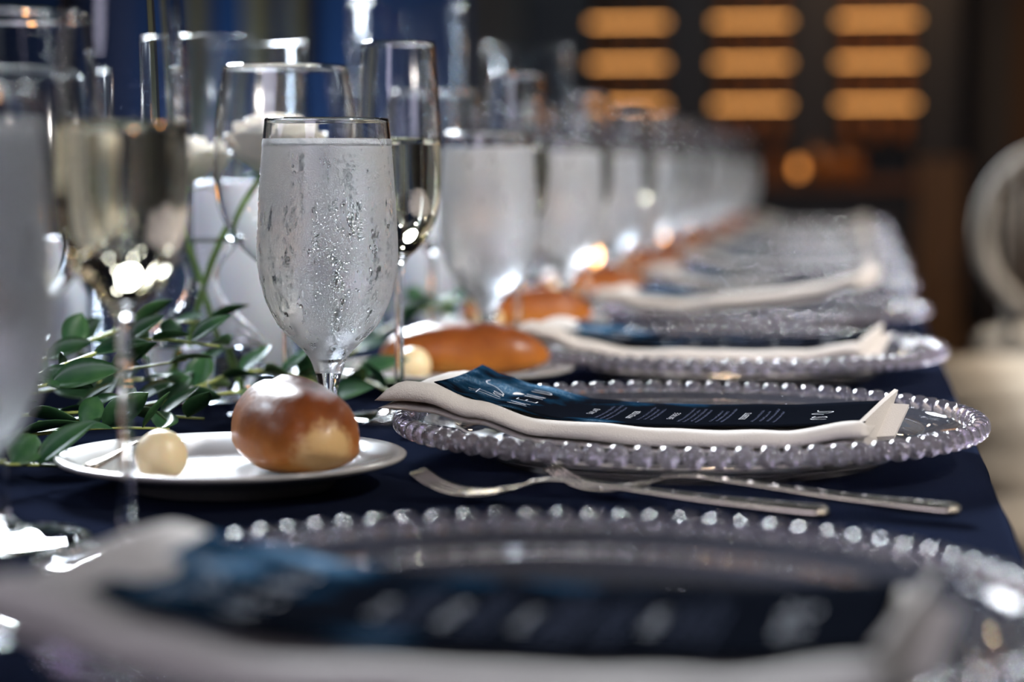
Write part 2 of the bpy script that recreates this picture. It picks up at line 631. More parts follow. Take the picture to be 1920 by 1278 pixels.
def make_goblet(loc, label, drops=False):
    g_ = thing('water_goblet', loc, label, 'glass', 'frosted water goblets along the table')
    b_ = MB()
    o_, i_ = shell(GOB, 0.0015, 0.052)
    n0 = len(o_)
    b_.lathe(o_ + i_, 72, mif=lambda z_, j: 1 if (0.047 < z_ < 0.1785 and j < n0 - 1) else 0)
    b_.build('bowl', [M['glass'], M['frost']], g_)
    b_ = MB()
    b_.lathe(liquid(GOB, 0.0015, 0.0535, 0.1765), 72)
    b_.build('water', M['water'], g_)
    if drops:
        b_ = MB()
        rng = random.Random(3)
        runs = [(rng.uniform(-2.9, -0.2), rng.uniform(0.09, 0.165)) for _ in range(26)]
        cnt = 0
        for i in range(1900):
            if i < 420:                                   # beaded ring where the frost starts
                a = rng.uniform(-math.pi, 0.2)
                z_ = rng.uniform(0.1752, 0.1790)
                s_ = rng.uniform(0.0003, 0.0007)
                el = 1.0
            elif rng.random() < 0.62:
                ra, rz_ = rng.choice(runs)
                a = ra + rng.gauss(0, 0.035)
                z_ = rz_ - abs(rng.gauss(0, 0.028)) + 0.01
                s_ = rng.choice([0.0004, 0.0006, 0.0008, 0.0011])
                el = rng.uniform(1, 1.8)
            else:
                a = rng.uniform(-math.pi, 0)
                z_ = rng.uniform(0.058, 0.174)
                s_ = rng.choice([0.0004, 0.0005, 0.0008])
                el = rng.uniform(1, 1.6)
            if z_ < 0.056:
                continue
            r_, sl = outer_r(GOB, z_)
            N = Vector((math.cos(a), math.sin(a), -sl)).normalized()
            U = Vector((-math.sin(a), math.cos(a), 0))
            V = N.cross(U)
            P = Vector((r_ * math.cos(a), r_ * math.sin(a), z_))
            vs, fs = [P + N * s_ * 0.42], []
            for ring, (q, h_) in enumerate([(0.55, 0.33), (0.9, 0.12), (1.0, -0.12)]):
                for k in range(8):
                    th = k * math.pi / 4
                    vs.append(P + U * math.cos(th) * s_ * q + V * math.sin(th) * s_ * q * el + N * s_ * h_)
            for k in range(8):
                k2 = (k + 1) % 8
                fs.append((0, 1 + k, 1 + k2))
                for q in (0, 1):
                    fs.append((1 + q * 8 + k, 9 + q * 8 + k, 9 + q * 8 + k2, 1 + q * 8 + k2))
            fs.append(tuple(17 + k for k in range(8))[::-1])
            b_.add(vs, fs)
            cnt += 1
        d_ = b_.build('condensation_drops', M['water'], g_)
        d_['kind'] = 'stuff'
    return g_


FLU = [(0.0, 0.0), (0.035, 0.0), (0.0375, 0.0010), (0.035, 0.0022), (0.018, 0.0042), (0.007, 0.008), (0.0036, 0.016), (0.0029, 0.04), (0.0029, 0.08), (0.0036, 0.098),
       (0.0060, 0.1045), (0.0120, 0.1100), (0.0185, 0.1180), (0.0240, 0.129), (0.0266, 0.142), (0.0276, 0.158), (0.0274, 0.182), (0.0264, 0.205), (0.0250, 0.225), (0.0238, 0.243)]


def make_flute(loc, label, level=0.182):
    g_ = thing('champagne_flute', loc, label, 'glass', 'champagne flutes along the table')
    b_ = MB()
    o_, i_ = shell(FLU, 0.0012, 0.1065)
    b_.lathe(o_ + i_, 64)
    b_.build('bowl', M['glass'], g_)
    b_ = MB()
    b_.lathe(liquid(FLU, 0.0012, 0.108, level), 64)
    b_.build('champagne', M['wine'], g_)
    return g_


WIN = [(0.0, 0.0), (0.036, 0.0), (0.0385, 0.0010), (0.036, 0.0022), (0.018, 0.0042), (0.007, 0.008), (0.0040, 0.016), (0.0034, 0.04), (0.0034, 0.075), (0.0045, 0.088),
       (0.0100, 0.0945), (0.0200, 0.1010), (0.0300, 0.110), (0.0375, 0.120), (0.0440, 0.134), (0.0470, 0.150), (0.0476, 0.168), (0.0465, 0.188), (0.0440, 0.208), (0.0405, 0.229)]


def make_wine(loc, label):
    g_ = thing('wine_glass', loc, label, 'glass', 'empty wine glasses along the table')
    b_ = MB()
    o_, i_ = shell(WIN, 0.0012, 0.0965)
    b_.lathe(o_ + i_, 64)
    b_.build('bowl', M['glass'], g_)
    return g_


def charger_profile():
    return [(0.0, 0.0042), (0.098, 0.0042), (0.1035, 0.0030), (0.1060, 0.0), (0.1105, 0.0), (0.1135, 0.0030), (0.122, 0.0075), (0.140, 0.0135), (0.156, 0.0170), (0.1595, 0.0185),
            (0.158, 0.0215), (0.150, 0.0208), (0.138, 0.0180), (0.1300, 0.0150), (0.1270, 0.0128), (0.120, 0.0115), (0.1130, 0.0095), (0.108, 0.0088), (0.0, 0.0086)]


BEADM = None


def bead_mesh():
    bm = bmesh.new()
    bmesh.ops.create_uvsphere(bm, u_segments=14, v_segments=9, radius=0.0060)
    for f_ in bm.faces:
        f_.smooth = True
    me = bpy.data.meshes.new('bead')
    bm.to_mesh(me)
    bm.free()
    me.materials.append(M['bead'])
    return me


def make_charger(loc, label, single=True):
    g_ = thing('charger_plate', loc, label, 'plate', 'beaded glass charger plates')
    b_ = MB()
    b_.lathe(charger_profile(), 128)
    b_.build('plate_body', M['charger'], g_)
    NB = 81
    global BEADM
    if BEADM is None:
        BEADM = bead_mesh()
    if single:
        for i in range(NB):
            a = 2 * math.pi * i / NB
            o_ = bpy.data.objects.new('bead', BEADM)
            COL.objects.link(o_)
            o_.parent = g_
            o_.location = (0.1625 * math.cos(a), 0.1625 * math.sin(a), 0.0210)
    else:
        bm = bmesh.new()
        for i in range(NB):
            a = 2 * math.pi * i / NB
            bmesh.ops.create_uvsphere(bm, u_segments=10, v_segments=7, radius=0.0060, matrix=Matrix.Translation((0.1625 * math.cos(a), 0.1625 * math.sin(a), 0.0210)))
        for f_ in bm.faces:
            f_.smooth = True
        me = bpy.data.meshes.new('bead_rim')
        bm.to_mesh(me)
        bm.free()
        me.materials.append(M['bead'])
        o_ = bpy.data.objects.new('bead_rim', me)
        COL.objects.link(o_)
        o_.parent = g_
        o_['kind'] = 'stuff'
    return g_


# card height above the table, along the card (local u, plate-centred)
CZ = [(-0.150, 0.0500), (-0.135, 0.0455), (-0.118, 0.0390), (-0.100, 0.0335), (-0.060, 0.0262), (-0.03, 0.0246), (0.0, 0.0246), (0.045, 0.0258), (0.12, 0.0300)]
CU0, CU1, CV0, CV1 = -0.133, 0.104, -0.060, 0.047


CZF = [(-0.150, 0.0390), (-0.135, 0.0365), (-0.118, 0.0335), (-0.080, 0.0275), (-0.040, 0.0250), (0.0, 0.0243), (0.045, 0.0262), (0.12, 0.0315)]
FLAT = [False]


def card_z(u):
    return interp(CZF if FLAT[0] else CZ, u)


def card_pt(u, v, h=0.0):
    """u along the card from its left end, v across from the near edge (metres)"""
    x = CU0 + u
    y = CV0 + v
    s = 0.0016 * math.sin(v / 0.107 * math.pi)
    return Vector((x, y, card_z(x) - s + h))


def make_napkin(loc, label, rz):
    g_ = thing('napkin', loc, label, 'napkin', 'folded ivory napkins on the charger plates')
    # height of the underside of the napkin along x
    ZB = [(-0.165, 0.0300), (-0.148, 0.0305), (-0.132, 0.0295), (-0.105, 0.0230), (-0.07, 0.0145), (0.0, 0.0105), (0.06, 0.0110), (0.10, 0.0180), (0.13, 0.0190)]
    if FLAT[0]:
        ZB = [(-0.165, 0.0290), (-0.152, 0.0287), (-0.132, 0.0240), (-0.105, 0.0160), (-0.07, 0.0102), (0.0, 0.0098), (0.06, 0.0110), (0.10, 0.0180), (0.13, 0.0190)]

    def layer(x0, x1, y0, y1, lift, th, roll, seed, puffL=0.0):
        b_ = MB()
        nx = 56
        NS = 30
        for i in range(nx + 1):
            t_ = i / nx
            x = x0 + (x1 - x0) * t_
            e0 = min(1, math.sqrt(max(0.0, t_ / 0.045))) if t_ < 0.045 else 1
            e1 = 1 if t_ < 0.985 else math.sqrt(max(0.02, (1 - t_) / 0.015))
            e = min(e0, e1)
            pf = puffL * math.exp(-(t_ / 0.12) ** 2)
            wob = 0.0018 * noise.noise((x * 26, seed, 0.0))
            zb = interp(ZB, x) + lift + wob
            ya, yb = y0 + 0.0025 * noise.noise((x * 16, seed + 5, 0)), y1 + 0.003 * noise.noise((x * 14, seed + 9, 0))
            for k in range(NS):
                a = 2 * math.pi * k / NS
                cy = -math.cos(a)
                s_ = (0.5 * (1 + cy))
                y = ya + (yb - ya) * s_
                hh = (th * 0.5 * abs(math.sin(a)) ** 0.45)
                near = math.exp(-(((y - ya - roll * 0.8) / (roll * 1.25 + 1e-6)) ** 2)) if roll > 0 else 0
                wob2 = 0.0012 * noise.noise((x * 30, y * 40, seed + 2.0))
                top = hh * e + (roll * (0.75 + 0.35 * noise.noise((x * 20, 3.1, seed))) * near * (abs(math.sin(a)) ** 0.5) + pf * abs(math.sin(a)) ** .5) * e
                z_ = zb + th * 0.5 + (top + wob2 if math.sin(a) >= 0 else -hh * e)
                b_.v.append((x, y, z_))
        for i in range(nx):
            for k in range(NS):
                k2 = (k + 1) % NS
                b_.f.append((i * NS + k, i * NS + k2, (i + 1) * NS + k2, (i + 1) * NS + k))
                b_.mi.append(0)
        b_.f.append(tuple(range(NS)))
        b_.f.append(tuple(nx * NS + k for k in range(NS))[::-1])
        b_.mi += [0, 0]
        return b_

    layer(-0.158, 0.100, -0.083, 0.060, 0.0, 0.0050, 0.0, 1.0).build('lower_fold', M['linen'], g_)
    layer(-0.160, 0.108, -0.086, 0.058, 0.0045, 0.0048, 0.0105, 7.0, 0.0020).build('upper_fold', M['linen'], g_)
    # the pointed hem flaps standing at the right end
    b_ = MB()
    for (pts, th) in (([(0.094, -0.078, 0.0165), (0.110, -0.030, 0.0165), (0.116, 0.010, 0.040), (0.110, -0.020, 0.036), (0.098, -0.074, 0.026)], 0.0012),
                      ([(0.102, -0.040, 0.0175), (0.118, -0.035, 0.0185), (0.124, -0.006, 0.0325), (0.110, -0.006, 0.0330)], 0.0012)):
        P = [Vector(q) for q in pts]
        nn = (P[1] - P[0]).cross(P[-1] - P[0]).normalized() * th
        n_ = len(P)
        b_.add([p - nn for p in P] + [p + nn for p in P],
               [tuple(range(n_))[::-1], tuple(range(n_, 2 * n_))] + [(i, (i + 1) % n_, (i + 1) % n_ + n_, i + n_) for i in range(n_)])
    b_.build('hem_flap', M['linen'], g_, smooth=False)
    g_.rotation_euler[2] = rz
    return g_


# stroke lettering
GL = {
    'M': [[(0, 0), (0, 1), (.42, .15), (.84, 1), (.84, 0)]], 'E': [[(.5, 0), (0, 0), (0, 1), (.5, 1)], [(0, .52), (.42, .52)]],
    'N': [[(0, 0), (0, 1), (.6, 0), (.6, 1)]], 'U': [[(0, 1), (0, .25), (.1, .05), (.28, 0), (.46, .05), (.56, .25), (.56, 1)]],
    'S': [[(.5, .85), (.38, 1), (.12, 1), (0, .8), (.1, .58), (.42, .42), (.5, .2), (.38, 0), (.12, 0), (0, .15)]],
    'A': [[(0, 0), (.3, 1), (.6, 0)], [(.12, .38), (.48, .38)]], 'L': [[(0, 1), (0, 0), (.45, 0)]],
    'D': [[(0, 0), (0, 1), (.3, 1), (.52, .75), (.52, .25), (.3, 0), (0, 0)]],
    'P': [[(0, 0), (0, 1), (.35, 1), (.48, .8), (.35, .5), (0, .5)]], 'T': [[(0, 1), (.56, 1)], [(.28, 1), (.28, 0)]],
    'I': [[(.05, 0), (.05, 1)]], 'Z': [[(0, 1), (.5, 1), (0, 0), (.5, 0)]],
    'R': [[(0, 0), (0, 1), (.35, 1), (.48, .8), (.35, .5), (0, .5)], [(.25, .5), (.5, 0)]],
}


def ribbon(b_, uv, wd, h=0.00035):
    pts = [card_pt(u, v, h) for u, v in uv]
    P2 = [Vector((u, v)) for u, v in uv]
    vs = []
    for i, p in enumerate(P2):
        d = (P2[min(i + 1, len(P2) - 1)] - P2[max(i - 1, 0)])
        if d.length < 1e-9:
            d = Vector((1, 0))
        d.normalize()
        nrm = Vector((-d.y, d.x)) * wd * 0.5
        for s_ in (-1, 1):
            q = p + nrm * s_
            vs.append(card_pt(q.x, q.y, h))
    b_.add(vs, [(2 * i, 2 * i + 1, 2 * i + 3, 2 * i + 2) for i in range(len(P2) - 1)])


def write(b_, txt, u_base, v_mid, height, wd, track=0.3):
    adv = 0
    wds = []
    for ch in txt:
        g_ = GL[ch]
        wds.append(max(x for st in g_ for x, y in st))
    tot = sum(wds) + track * (len(txt) - 1)
    v = v_mid - tot * height * 0.5
    for ch, w_ in zip(txt, wds):
        for st in GL[ch]:
            st2 = []
            for (x0, y0), (x1, y1) in zip(st, st[1:]):
                st2.append((x0, y0))
            st2.append(st[-1])
            for a_, c_ in zip(st2, st2[1:]):
                ribbon(b_, [(u_base - a_[1] * height, v + a_[0] * height), (u_base - c_[1] * height, v + c_[0] * height)], wd)
        v += (w_ + track) * height


def make_menu(loc, label, rz):
    g_ = thing('menu_card', loc, label, 'menu', 'dark printed menu cards')
    b_ = MB()
    nu, nv = 48, 8
    L, W = CU1 - CU0, CV1 - CV0
    for s_ in (0, 1):
        for i in range(nu + 1):
            for j in range(nv + 1):
                b_.v.append(tuple(card_pt(L * i / nu, W * j / nv, 0.0 if s_ else -0.0005)))
    S = (nu + 1) * (nv + 1)
    for i in range(nu):
        for j in range(nv):
            a = i * (nv + 1) + j
            b_.f += [(a, a + 1, a + nv + 2, a + nv + 1), (S + a, S + a + nv + 1, S + a + nv + 2, S + a + 1)]
            b_.mi += [0, 0]
    for i in range(nu):
        for j in (0, nv):
            a = i * (nv + 1) + j
            b_.f.append((a, a + nv + 1, S + a + nv + 1, S + a))
            b_.mi.append(0)
    for j in range(nv):
        for i in (0, nu):
            a = i * (nv + 1) + j
            b_.f.append((a, a + 1, S + a + 1, S + a))
            b_.mi.append(0)
    b_.build('card', M['card'], g_)
    b_ = MB()
    write(b_, 'MENU', 0.0480, 0.0535, 0.0112, 0.00055, 1.15)
    b_.build('title_text', M['ink'], g_, smooth=False, fix=False)
    b_ = MB()
    # handwritten "the"

    def sw(pts, wd=0.00040, n_=6):
        ribbon(b_, [(p.x, p.y) for p in catmull(pts, n_)], wd)
    sw([(0.013, 0.026), (0.018, 0.0275), (0.024, 0.029), (0.030, 0.0315)], 0.0005)          # t stem
    sw([(0.0185, 0.0205), (0.0175, 0.028), (0.0160, 0.040)], 0.00045)                        # t bar
    sw([(0.011, 0.033), (0.019, 0.035), (0.0285, 0.0375)], 0.00045)                          # h stem
    sw([(0.0285, 0.0375), (0.0245, 0.040), (0.0235, 0.042), (0.026, 0.0435), (0.0282, 0.0445), (0.0275, 0.047), (0.0245, 0.0485), (0.0225, 0.0475), (0.0235, 0.0460),
        (0.0265, 0.0470), (0.0270, 0.0510), (0.0225, 0.0580), (0.0150, 0.0650), (0.0115, 0.0720), (0.0120, 0.0790)], 0.00045)
    b_.build('script_text', M['ink'], g_, smooth=False, fix=False)
    b_ = MB()

    def heading(txt, u, track):
        h_ = MB()
        write(h_, txt, u, 0.0535, 0.0033, 0.00038, track)
        h_.build('heading_text', M['ink'], g_, smooth=False, fix=False)
    rng = random.Random(11)

    def body(us, lo, hi):
        for u in us:
            a_, c_ = lo + rng.uniform(0, .012), hi - rng.uniform(0, .012)
            v = a_
            while v < c_:
                wl = rng.uniform(0.003, 0.008)
                q = v
                while q < min(v + wl, c_):
                    hh = rng.choice([0.0010, 0.0013, 0.0017])
                    ribbon(b_, [(u, q), (u - hh, q + 0.0003)], 0.00017)
                    ribbon(b_, [(u - rng.uniform(0, hh), q), (u - rng.uniform(0, hh), q + 0.0009)], 0.00015)
                    q += 0.00125
                v += wl + 0.0016
    heading('SALAD', 0.0810, 1.1)
    body([0.0870, 0.0905, 0.0940], 0.020, 0.088)
    heading('APPETIZER', 0.1040, 0.7)
    body([0.1100, 0.1135, 0.1170], 0.020, 0.088)
    heading('ENTREE', 0.1275, 1.1)
    body([0.1335, 0.1370, 0.1405, 0.1440], 0.018, 0.090)
    body([0.1510, 0.1545, 0.1580], 0.020, 0.088)
    heading('DESSERTS', 0.1680, 0.7)
    body([0.1745, 0.1785, 0.1825, 0.1865], 0.020, 0.088)
    b_.build('text_lines', M['dimink'], g_, smooth=False, fix=False)['kind'] = 'stuff'
    b_ = MB()
    sw2 = [(0.214, 0.030), (0.207, 0.032), (0.205, 0.037), (0.209, 0.040), (0.213, 0.042), (0.211, 0.047), (0.205, 0.044), (0.206, 0.050)]
    ribbon(b_, [(p.x, p.y) for p in catmull(sw2, 6)], 0.0006)
    sw2 = [(0.210, 0.058), (0.203, 0.062), (0.207, 0.066), (0.212, 0.064), (0.214, 0.070), (0.206, 0.072), (0.205, 0.077)]
    ribbon(b_, [(p.x, p.y) for p in catmull(sw2, 6)], 0.0006)
    b_.build('script_initials_text', M['ink'], g_, smooth=False, fix=False)
    g_.rotation_euler[2] = rz
    return g_


def make_bread_plate(loc, label):
    b_ = MB()
    b_.lathe([(0.0, 0.0035), (0.046, 0.0035), (0.049, 0.0), (0.053, 0.0), (0.056, 0.0042), (0.070, 0.0085), (0.086, 0.0132), (0.0900, 0.0150), (0.0903, 0.0162), (0.0890, 0.0170),
              (0.084, 0.0163), (0.070, 0.0122), (0.060, 0.0088), (0.056, 0.0072), (0.050, 0.0066), (0.0, 0.0064)], 96)
    o_ = b_.build('bread_plate', M['porcelain'], loc=loc)
    return tag(o_, label, 'plate', 'white bread plates')


def make_roll(loc, label, rz, seed, L=0.062, W=0.031, H=0.048):
    b_ = MB()
    nu, nv = 40, 36
    vs = []
    for i in range(nu + 1):
        t_ = -1 + 2 * i / nu
        x = L * math.sin(t_ * math.pi / 2)
        s_ = max(0.0, 1 - abs(x / L) ** 2.6) ** 0.52
        for k in range(nv):
            a = 2 * math.pi * k / nv
            c_, q = math.cos(a), math.sin(a)
            y = W * s_ * c_ * (1.0 if q > 0 else (1 - 0.15 * q * q))
            z_ = H * 0.36 + (H * 0.64 * q if q > 0 else H * 0.36 * math.copysign(abs(q) ** 0.6, q)) * s_
            nn = noise.noise((x * 30 + seed, y * 30, z_ * 30)) * 0.0022 + noise.noise((x * 90, y * 90 + seed, z_ * 90)) * 0.0005
            cr = -0.0022 * math.exp(-((y - 0.006 * math.sin(x * 50)) / 0.0035) ** 2) * (1 if q > 0 else 0) * s_
            P = Vector((x, y, z_)) + Vector((0, c_, q)) * nn * s_
            if q > 0:
                P.z += cr
            vs.append(P)
    mz = min(p.z for p in vs)
    for p in vs:
        b_.v.append((p.x, p.y, p.z - mz))
    for i in range(nu):
        for k in range(nv):
            k2 = (k + 1) % nv
            b_.f.append((i * nv + k, i * nv + k2, (i + 1) * nv + k2, (i + 1) * nv + k))
            b_.mi.append(0)
    o_ = b_.build('bread_roll', M['bread_torn' if seed == 2.0 else 'bread'], loc=loc)
    o_.rotation_euler[2] = rz
    return tag(o_, label, 'bread', 'golden brown bread rolls')


def make_butter(loc, label):
    bm = bmesh.new()
    bmesh.ops.create_icosphere(bm, subdivisions=4, radius=0.0132)
    for v_ in bm.verts:
        v_.co *= 1 + 0.035 * noise.noise(v_.co * 110)
        v_.co.z = max(v_.co.z, -0.0122) + 0.0122
    for f_ in bm.faces:
        f_.smooth = True
    me = bpy.data.meshes.new('butter_ball')
    bm.to_mesh(me)
    bm.free()
    me.materials.append(M['butter'])
    o_ = bpy.data.objects.new('butter_ball', me)
    COL.objects.link(o_)
    o_.location = loc
    return tag(o_, label, 'butter', 'butter balls on the bread plates')


def cutlery(name, loc, rz, label, kind='fork'):
    g_ = thing(name, loc, label, 'cutlery', rz=rz)
    b_ = MB()
    # handle along +X from the neck (x=.065) to the end (x=.205); tines or bowl towards x=0
    hs = [(0.060, 0.0100, 0.0022), (0.075, 0.0118, 0.0022), (0.10, 0.0100, 0.0026), (0.15, 0.0058, 0.0042), (0.19, 0.0036, 0.0060), (0.203, 0.0032, 0.0062), (0.206, 0.0032, 0.0040)]
    P = catmull([(x, 0, z_) for x, z_, w_ in hs], 5)
    ws = [interp([(x, w_) for x, z_, w_ in hs], p.x) for p in P]
    b_.tube(P, [q * 1.25 for q in ws], 12, flat=0.42)
    b_.build('handle', M['metal'], g_)
    if kind == 'fork':
        b_ = MB()
        PL = catmull([(0.062, 0, 0.0100), (0.052, 0, 0.0068), (0.040, 0, 0.0040), (0.030, 0, 0.0030)], 5)
        b_.tube(PL, [interp([(0.030, 0.0115), (0.045, 0.0112), (0.054, 0.006), (0.062, 0.0026)], p.x) for p in PL], 14, flat=0.16)
        b_.build('fork_head', M['metal'], g_)
        for k in range(4):
            y = -0.0087 + k * 0.0058
            b_ = MB()
            b_.tube(catmull([(0.034, y, 0.0032), (0.022, y, 0.0034), (0.010, y * 0.97, 0.0068), (0.0, y * 0.93, 0.0125)], 4), [0.0019] * 8 + [0.0015] * 4 + [0.0008], 8, flat=0.6)
            b_.build('tine', M['metal'], g_)
    elif kind == 'spoon':
        b_ = MB()
        PL = catmull([(0.062, 0, 0.0100), (0.052, 0, 0.0068), (0.036, 0, 0.0036), (0.018, 0, 0.0042), (0.004, 0, 0.0080), (0.0, 0, 0.0095)], 5)
        b_.tube(PL, [interp([(0.0, 0.002), (0.006, 0.011), (0.022, 0.0175), (0.040, 0.014), (0.054, 0.005), (0.062, 0.0026)], p.x) for p in PL], 16, flat=0.12)
        b_.build('spoon_bowl', M['metal'], g_)
    else:
        b_ = MB()
        PL = [(0.062, 0, 0.0100), (0.050, 0, 0.0085), (0.025, 0, 0.0060), (0.0, 0, 0.0040)]
        b_.tube(PL, [0.003, 0.007, 0.0085, 0.002], 12, flat=0.12)
        b_.build('blade', M['metal'], g_)
    return g_


# ------------------------------------------------------------------ the row of place settings
S = 0.486
X0 = -0.0945


def where(k):
    if k == -1:
        return 'nearest setting at the bottom edge'
    if k == 0:
        return 'sharply focused setting'
    if k == 1:
        return 'first setting behind the focused one'
    return {2: 'second', 3: 'third', 4: 'fourth', 5: 'fifth', 6: 'sixth', 7: 'seventh', 8: 'eighth', 9: 'farthest'}[k] + ' setting behind the focused one'


def jit(k, s, a):
    r_ = random.Random(k * 31 + s)
    return 0 if k == 0 else r_.uniform(-a, a)


KS = list(range(-1, 10))
PAIR = {}
near_charger = far_charger = goblet0 = goblet1 = flute0 = wine0 = napkin0 = menu0 = bp0 = roll0 = butter0 = None
for k in KS:
    yk = 1.201 + S * k - (0.040 if k == -1 else 0)
    wh = where(k)
    loc = (X0 + jit(k, 1, .003), yk + jit(k, 2, .004), T)
    lab = 'clear glass charger plate with beaded rim, ' + wh
    if k <= 1:
        if near_charger is None:
            near_charger = make_charger(loc, lab, True)
        else:
            dup(near_charger, loc, 0.02 * k, lab)
    else:
        if far_charger is None:
            far_charger = make_charger(loc, lab, False)
        else:
            dup(far_charger, loc, 0.03 * k, lab)
    rz = R(-4.5) + jit(k, 3, .05)
    ty = 0.0
    lab = 'folded ivory napkin on the charger plate, ' + wh
    lab2 = 'dark printed menu card lying on the napkin, ' + wh
    flat = k not in (0, 4, 7)
    if flat:
        loc = (loc[0], loc[1], loc[2] + 0.0015)
    if k == -1:
        rz, loc = R(-4.5), (loc[0] + 0.002, loc[1] - 0.030, loc[2])
    if flat not in PAIR:
        FLAT[0] = flat
        a, c = make_napkin(loc, lab, rz), make_menu(loc, lab2, rz)
        PAIR[flat] = (a, c)
    else:
        a = dup(PAIR[flat][0], loc, rz, lab)
        c = dup(PAIR[flat][1], loc, rz, lab2)
    if k == 2:
        for q in (a, c):
            q.rotation_euler[1] = R(-6.5)
            q.location[2] += 0.016
    # bread plate, roll, butter
    if k >= 0:
        bl = (-0.3185 + jit(k, 4, .006), 1.052 + S * k + jit(k, 5, .01), T)
        if k == 1:
            bl = (-0.2975, 1.547, T)
        lab = 'white porcelain bread plate, ' + wh
        bp0 = make_bread_plate(bl, lab) if bp0 is None else dup(bp0, bl, 0, lab)
        lab = 'glossy oblong brown bread roll on the bread plate, ' + wh
        if k == 0:
            make_roll((-0.2905, 1.071, T + 0.0066), 'glossy brown bread roll with a pale torn end, on the nearest bread plate', R(-62), 2.0)
        else:
            rl = (bl[0] + 0.006, bl[1] + 0.018, T + 0.0066)
            roll0 = make_roll(rl, lab, R(3), 5.0, 0.064, 0.028, 0.041) if roll0 is None else dup(roll0, rl, R(3) + jit(k, 6, .25), lab)
        lab = 'pale yellow butter ball on the bread plate, ' + wh
        bb = (-0.3455, 1.020, T + 0.0068) if k == 0 else (bl[0] - 0.024, bl[1] - 0.026, T + 0.0068)
        butter0 = make_butter(bb, lab) if butter0 is None else dup(butter0, bb, None, lab)
    # glasses
    gl = (-0.2999 + jit(k, 7, .006), 1.1823 + S * k + jit(k, 8, .01), T + 0.0006)
    if k == -1:
        gl = (-0.318, 0.700, T + 0.0006)
    if k == 1:
        gl = (-0.297, 1.700, T + 0.0006)
    lab = 'frosted water goblet with clear rim, ' + wh
    if k == 0:
        goblet0 = make_goblet(gl, 'water goblet in sharp focus, frosted and beaded with condensation drops', True)
    elif goblet1 is None:
        goblet1 = make_goblet(gl, lab)
    else:
        dup(goblet1, gl, None, lab)
    fl = (-0.2945 + jit(k, 9, .0015), 1.3490 + S * k + jit(k, 10, .006), T + 0.0006)
    if k == -1:
        fl = (-0.3002, 0.841, T + 0.0006)
    lab = 'tall champagne flute part filled with golden wine, ' + wh
    flute0 = make_flute(fl, lab) if flute0 is None else dup(flute0, fl, None, lab)
    wl = (-0.3725 + jit(k, 11, .0015), 1.3600 + S * k + jit(k, 12, .006), T + 0.0006)
    lab = 'clear empty wine glass, ' + wh
    wine0 = make_wine(wl, lab) if wine0 is None else dup(wine0, wl, None, lab)

# forks, spoon and butter knife of the focused setting
cutlery('fork', (-0.215, 1.025, T + 0.0012), math.atan2(-0.040, 0.206), 'silver fork lying nearest the camera in front of the focused charger plate')
cutlery('fork', (-0.152, 1.052, T + 0.0012), math.atan2(-0.052, 0.206), 'silver fork half under the beaded rim of the focused charger plate')
cutlery('dessert_spoon', (-0.262, 1.470, T + 0.0012), R(-93), 'silver dessert spoon between the bread roll and the focused charger plate', 'spoon')
o = cutlery('butter_knife', (-0.372, 1.10, T + 0.0120), R(-95), 'small butter knife resting on the rim of the nearest bread plate', 'knife')
o.scale = (0.45, 0.6, 0.6)


# ------------------------------------------------------------------ centrepiece
def make_cylinder(loc, label, r_, h_):
    b_ = MB()
    b_.lathe([(0.0, 0.0), (r_ - 0.002, 0.0), (r_, 0.002), (r_, h_ - 0.001), (r_ - 0.0015, h_), (r_ - 0.003, h_ - 0.001), (r_ - 0.003, 0.006), (0.0, 0.006)], 72)
    o_ = b_.build('hurricane_cylinder', M['thin'], loc=loc)
    return tag(o_, label, 'vase', 'glass hurricane cylinders')


def make_candle(loc, label, r_, h_, lit):
    g_ = thing('pillar_candle', loc, label, 'candle', 'white pillar candles')
    b_ = MB()
    b_.lathe([(0.0, 0.0), (r_ - 0.001, 0.0), (r_, 0.001), (r_, h_ - 0.003), (r_ - 0.003, h_), (r_ - 0.008, h_ - 0.001), (r_ * 0.5, h_ - 0.006), (0.0, h_ - 0.007)], 48)
    b_.build('wax_body', M['wax'], g_)
    b_ = MB()
    b_.tube([(0, 0, h_ - 0.008), (0.0005, 0, h_ + 0.005)], 0.0009, 6)
    b_.build('wick', M['wick'], g_)
    if lit:
        b_ = MB()
        b_.lathe([(0.0, 0), (0.0035, 0.004), (0.0050, 0.010), (0.0035, 0.020), (0.0012, 0.028), (0.0, 0.032)], 16, c=(0, 0, h_ + 0.002))
        b_.build('flame', M['flame'], g_)
    return g_


make_cylinder((-0.487, 1.612, T + .001), 'short wide glass cylinder around the candle behind the focused wine glass', 0.0615, 0.262)
make_candle((-0.479, 1.612, T + 0.008), 'thick white pillar candle behind the flower vase and focused goblet', 0.0375, 0.145, False)
make_cylinder((-0.640, 1.603, T + .001), 'glass cylinder around the leftmost white candle', 0.0560, 0.240)
make_candle((-0.640, 1.603, T + 0.008), 'white pillar candle at the left behind the green leaves, leftmost of the candles', 0.0360, 0.100, True)
make_cylinder((-0.462, 2.165, T + .001), 'tall glass cylinder rising behind the focused champagne flute', 0.0615, 0.330)
make_candle((-0.449, 2.165, T + 0.008), 'white pillar candle seen between the focused flute and the next goblet', 0.0365, 0.125, False)
make_cylinder((-0.458, 2.945, T + .001), 'tall glass cylinder third along the centre line, behind the second goblet', 0.0615, 0.330)
make_candle((-0.458, 2.945, T + 0.008), 'white pillar candle inside the third glass cylinder along the centre line', 0.0365, 0.120, False)
